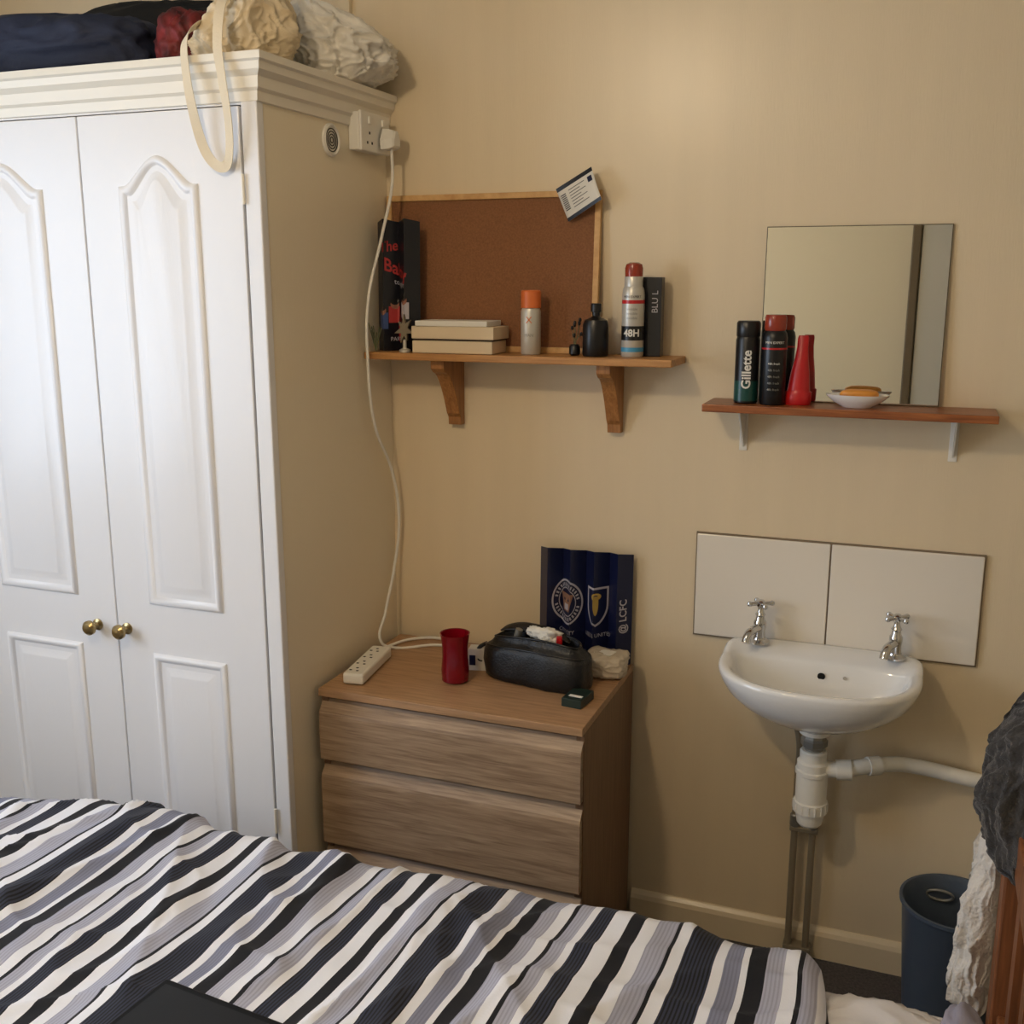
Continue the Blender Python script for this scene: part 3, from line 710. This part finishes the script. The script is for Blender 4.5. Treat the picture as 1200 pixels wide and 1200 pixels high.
# duvet material
def duvet_mat():
    m=bpy.data.materials.new("striped_duvet_cover");m.use_nodes=True
    nt=m.node_tree;b=nt.nodes["Principled BSDF"];b.inputs["Roughness"].default_value=.85;b.inputs["Sheen Weight"].default_value=.05
    uv=nt.nodes.new("ShaderNodeUVMap");sx=nt.nodes.new("ShaderNodeSeparateXYZ");nt.links.new(uv.outputs[0],sx.inputs[0])
    def M(op,a,bv=None):
        n=nt.nodes.new("ShaderNodeMath");n.operation=op
        if hasattr(a,"is_linked"):nt.links.new(a,n.inputs[0])
        else:n.inputs[0].default_value=a
        if bv is not None:
            if hasattr(bv,"is_linked"):nt.links.new(bv,n.inputs[1])
            else:n.inputs[1].default_value=bv
        return n.outputs[0]
    Pd=.40
    fr=M('FRACT',M('DIVIDE',sx.outputs[0],Pd))
    W_=(238,238,243);K_=(12,12,20);G1=(178,179,196);G2=(134,137,158);D_=(46,50,68)
    seq=[(W_,.030),(K_,.026),(W_,.022),(G1,.032),(K_,.007),(W_,.020),(D_,.052),(W_,.016),(G2,.028),(W_,.012),(K_,.028),(G1,.028),(W_,.022),(K_,.007),(G1,.024),(W_,.014),(D_,.032)]
    tot=sum(s for _,s in seq)
    r=nt.nodes.new("ShaderNodeValToRGB");r.color_ramp.interpolation='CONSTANT'
    r2=nt.nodes.new("ShaderNodeValToRGB");r2.color_ramp.interpolation='CONSTANT'
    pos=0
    for i,(c,wd) in enumerate(seq):
        for rr,cc in ((r,lin(c)),(r2,(1,1,1,1) if c==D_ else ((.2,.2,.2,1) if c in (G1,G2) else (0,0,0,1)))):
            if i==0:el=rr.color_ramp.elements[0];el.position=0
            elif i==1:el=rr.color_ramp.elements[1];el.position=pos
            else:el=rr.color_ramp.elements.new(pos)
            el.color=cc
        pos+=wd/tot
    nt.links.new(fr,r.inputs[0]);nt.links.new(fr,r2.inputs[0])
    fine=M('SINE',M('MULTIPLY',sx.outputs[0],2*pi/.0062))
    mask=M('MULTIPLY',M('GREATER_THAN',fine,.15),r2.outputs[0])
    mx=nt.nodes.new("ShaderNodeMixRGB");nt.links.new(mask,mx.inputs[0]);nt.links.new(r.outputs[0],mx.inputs[1]);mx.inputs[2].default_value=lin((10,11,20))
    nt.links.new(mx.outputs[0],b.inputs["Base Color"])
    n=nt.nodes.new("ShaderNodeTexNoise");n.inputs["Scale"].default_value=300
    bp=nt.nodes.new("ShaderNodeBump");bp.inputs["Strength"].default_value=.15;bp.inputs["Distance"].default_value=.002
    nt.links.new(n.outputs["Fac"],bp.inputs["Height"]);nt.links.new(bp.outputs[0],b.inputs["Normal"])
    return m
M_duvet=duvet_mat()
TBX,TBY=-.94,-1.385
ZD=.540
def duv(u,v):
    X0,X1=-1.93,-.075
    x=X0+(X1-X0)*u
    # v: 0 = hanging hem at the wall side -> 1 = hem at room side
    s=v*1.66
    yb=-.80-(.09*max(0,min(1,(-1.5-x)/.4)))
    R=.06;zt_=ZD+.012*max(0,min(1,(-1.2-x)/.3))
    if s<.24:y=yb;z=zt_-R-(.24-s)
    elif s<.24+R*pi/2:
        a=(s-.24)/R;y=yb-R*(1-math.cos(a));z=zt_-R+R*math.sin(a)
    elif s<1.3:
        y=yb-R-(s-.24-R*pi/2);z=zt_
    elif s<1.3+R*pi/2:
        a=(s-1.3)/R;y0=yb-R-(1.3-.24-R*pi/2);y=y0-R*math.sin(a);z=zt_-R+R*math.cos(a)
    else:
        y0=yb-R-(1.3-.24-R*pi/2)-R;y=y0;z=zt_-R-(s-1.3-R*pi/2)
    p=Vector((x,s*.8,0))
    w=noise.noise(p*1.7)*.35
    h=noise.noise(Vector((x*2.2,s*1.6,3)))*.020
    q=Vector((x*3.6-s*1.2+w*2,s*1.0+x*.5,7))
    h+=(max(0,ridged(q))**3)*.012
    q=Vector((x*8+s*2+w*4,s*2.4-x*1.0,1))
    h+=(max(0,ridged(q))**3)*.009
    q=Vector((x*5+s*7+w*4,s*3-x*2.0,4))
    h+=(max(0,ridged(q))**4)*.007
    q=Vector((x*18-s*6+w*5,s*7,5));h+=noise.noise(q)*.004
    dt=max(0,1-math.hypot((x-TBX)/.2,(y-TBY)/.16)**4)
    h=h*(1-dt)+.004*dt
    top=max(0,min(1,(z-.42)/.1))
    z+=h*(.35+.65*top)
    y+=(h*1.1)*(1-top)+h*.5
    if s>.3 and s<1.3:z=max(z,.497)
    # right end rounds off down to the sheet
    e=(x-(X1-.05))/.05
    if e>0:z=.492+(z-.492)*math.sqrt(max(0,1-e*e)) if z>.492 else z
    x+=noise.noise(Vector((s*3,0,9)))*.03*max(0,(u-.8)/.2)
    return (x,y,z)
def duvuv(u,v):
    x=-1.93+1.855*u;s=v*1.66
    return (x*.998+s*(.01+.11*u)+noise.noise(Vector((x*2,s*2,4)))*.010+noise.noise(Vector((x*6,s*4,8)))*.007+noise.noise(Vector((x*13,s*9,2)))*.002,s)
grid("duvet",320,280,duv,M_duvet,Bd,uvfn=duvuv,solid=.006)
blob("rumpled_sheet",(.03,-.95,.49),(.14,.12,.035),M_sheet,Bd,amp=.22,seed=21,fs=2.5)
blob("pillow",(.125,-1.32,.575),(.048,.36,.10),M_pillow,Bd,amp=.12,seed=3,fs=3)
# towels hung on the headboard
def towel(name,rings,m,seed,ry0,ry1):
    rr=[]
    for z,cx,rx in rings:
        ring=[]
        for j in range(140):
            a=2*pi*j/140
            c,s=math.cos(a),math.sin(a)
            f=1+.4*noise.noise(Vector((c*2.2,s*5,z*6+seed)))+.18*noise.noise(Vector((c*7,s*12,z*16+seed)))
            ring.append((cx+rx*c*f,(ry0+ry1)/2+(ry1-ry0)/2*math.copysign(abs(s)**.7,s)*(1+.15*noise.noise(Vector((c*3,z*9,seed)))),z+.012*noise.noise(Vector((c*3,s*3,seed)))))
        rr.append(ring)
    out=[]
    for i in range(len(rr)-1):
        for k in range(8):
            t=k/8;ring=[]
            for a,b in zip(rr[i],rr[i+1]):
                p=[a[q]*(1-t)+b[q]*t for q in range(3)]
                q_=Vector((p[0]*20,p[1]*26,p[2]*9+seed))
                dsp=.010*noise.noise(Vector((p[0]*22,p[1]*28,p[2]*20+seed)))+.010*(max(0,ridged(q_))**3-.3)+.004*noise.noise(Vector((p[0]*80,p[1]*80,p[2]*70)))
                p[0]-=dsp;p[1]-=dsp
                ring.append(tuple(p))
            out.append(ring)
    out.append(rr[-1])
    return loft(name,out,m,None)
tg=towel("grey_bath_towel",[(.75,.205,.014),(.76,.197,.028),(.79,.190,.040),(.84,.184,.046),(.88,.180,.044),(.915,.186,.040),(.93,.192,.036),(.945,.190,.042),(.975,.194,.038),(1.0,.202,.030),(1.02,.21,.016)],M_towelg,2.,-.88,-.70)
tw=towel("white_hand_towel",[(.44,.155,.014),(.455,.153,.026),(.52,.151,.030),(.58,.155,.027),(.66,.162,.022),(.74,.170,.018),(.79,.176,.011)],M_towelw,5.,-.755,-.655)
# tablet
A=empty("black_tablet",(TBX,TBY,.555))
box("body",TBX-.13,TBX+.13,TBY-.1,TBY+.1,.5485,.5555,M_tabb,A,bevel=.003,rz=-.1)
box("screen",TBX-.12,TBX+.12,TBY-.088,TBY+.088,.5555,.556,M_glass,A,rz=-.1)
# ---------------------------------------------------------------- things on the wardrobe
ZW=2.089
blob("navy_holdall_bag",(-1.905,-.40,2.155),(.265,.13,.085),M_navycl,None,amp=.16,seed=1,flat=ZW,fs=2.5,st=(.6,1.5,1.5))
blob("black_rucksack",(-1.84,-.135,2.2),(.28,.10,.125),M_blackcl,None,amp=.16,seed=2,flat=ZW,st=(.6,1.5,1.5),fs=2.5)
blob("red_patterned_scarf",(-1.568,-.37,2.15),(.058,.09,.085),M_redcl,None,amp=.25,seed=3,flat=ZW,fs=4)
A=empty("canvas_tote_bag",(-1.38,-.38,ZW))
gathered_bag("bag",(-1.405,-.425,2.145),(.094,.105,.058),(-1.36,-.40,2.275),M_tote,A,seed=5,nf=7,flat=ZW,fold=.13,crk=.13)
def band(name,pts,w,m,pr_,dirv=(1,0,0)):
    P_=[Vector(p) for p in pts];res=[]
    for i in range(len(P_)-1):
        p0=P_[max(i-1,0)];p1=P_[i];p2=P_[i+1];p3=P_[min(i+2,len(P_)-1)]
        for k in range(8):
            t=k/8
            res.append(.5*((2*p1)+(-p0+p2)*t+(2*p0-5*p1+4*p2-p3)*t*t+(-p0+3*p1-3*p2+p3)*t**3))
    res.append(P_[-1])
    v=[];f=[]
    for i,p in enumerate(res):
        tg_=(res[min(i+1,len(res)-1)]-res[max(i-1,0)]).normalized()
        d=tg_.cross(Vector((.25*math.sin(i*.11),1,.15)));
        if d.length<.05:d=Vector(dirv)
        d.normalize()
        v+=[(p-d*w/2)[:],(p+d*w/2)[:]]
    for i in range(len(res)-1):f.append((2*i,2*i+1,2*i+3,2*i+2))
    ob=mk(name,v,f,m,pr_,smooth=False);s=ob.modifiers.new("s","SOLIDIFY");s.thickness=.0015
    return ob
band("strap",[(-1.44,-.49,2.17),(-1.435,-.55,2.15),(-1.425,-.597,2.11),(-1.42,-.602,2.04),(-1.415,-.592,1.97),(-1.405,-.582,1.915),(-1.388,-.578,1.885),(-1.365,-.578,1.873),(-1.347,-.580,1.887),(-1.338,-.586,1.95),(-1.34,-.598,2.04),(-1.343,-.602,2.10),(-1.35,-.578,2.17),(-1.36,-.54,2.205),(-1.375,-.48,2.215)],.021,M_strap,A)
gathered_bag("white_carrier_bag",(-1.338,-.155,2.165),(.130,.125,.078),(-1.40,-.17,2.285),M_wbag,None,seed=8,nf=9,flat=ZW,fold=.12,crk=.16,ymax=-.006)
# ---------------------------------------------------------------- lights
A=empty("ceiling_lamp",(-.98,-1.95,ZC))
lathe("ceiling_rose",[(.05,-.001),(.05,-.015),(.02,-.025)],(-.98,-1.95,ZC),M_upvc,A)
cyl("cord",(-.98,-1.95,ZC-.06),(-.98,-1.95,ZC-.02),.004,M_upvc,A,n=8)
M_bulb=bpy.data.materials.new("warm_bulb");M_bulb.use_nodes=True
b=M_bulb.node_tree.nodes["Principled BSDF"];b.inputs["Emission Color"].default_value=(1,.79,.53,1);b.inputs["Emission Strength"].default_value=195
lathe("bulb_globe",[(.001,-.16),(.035,-.15),(.058,-.12),(.062,-.1),(.055,-.075),(.03,-.06),(.001,-.058)],(-.98,-1.95,ZC),M_bulb,A,n=32)
ld=bpy.data.lights.new("daylight_through_window",'AREA');ld.shape='RECTANGLE';ld.size=1.5;ld.size_y=1.1;ld.energy=29;ld.color=(.72,.84,1)
lo=bpy.data.objects.new("window_daylight",ld);COL.objects.link(lo);lo.location=(XL+.02,(wy0+wy1)/2,(wz0+wz1)/2)
lo.rotation_euler=Vector((-1,0,0)).to_track_quat('Z','Y').to_euler()
wd=bpy.data.worlds.new("World");S.world=wd;wd.use_nodes=True
bg=wd.node_tree.nodes["Background"];bg.inputs[0].default_value=(.6,.75,1,1);bg.inputs[1].default_value=1.0
# ---------------------------------------------------------------- camera
cd=bpy.data.cameras.new("camera");cd.lens=37.5;cd.sensor_width=36;cd.clip_start=.02
co=bpy.data.objects.new("camera",cd);COL.objects.link(co)
co.location=(0,-2.486,1.65);co.rotation_euler=(math.radians(90-12.3),0,math.radians(21))
S.camera=co
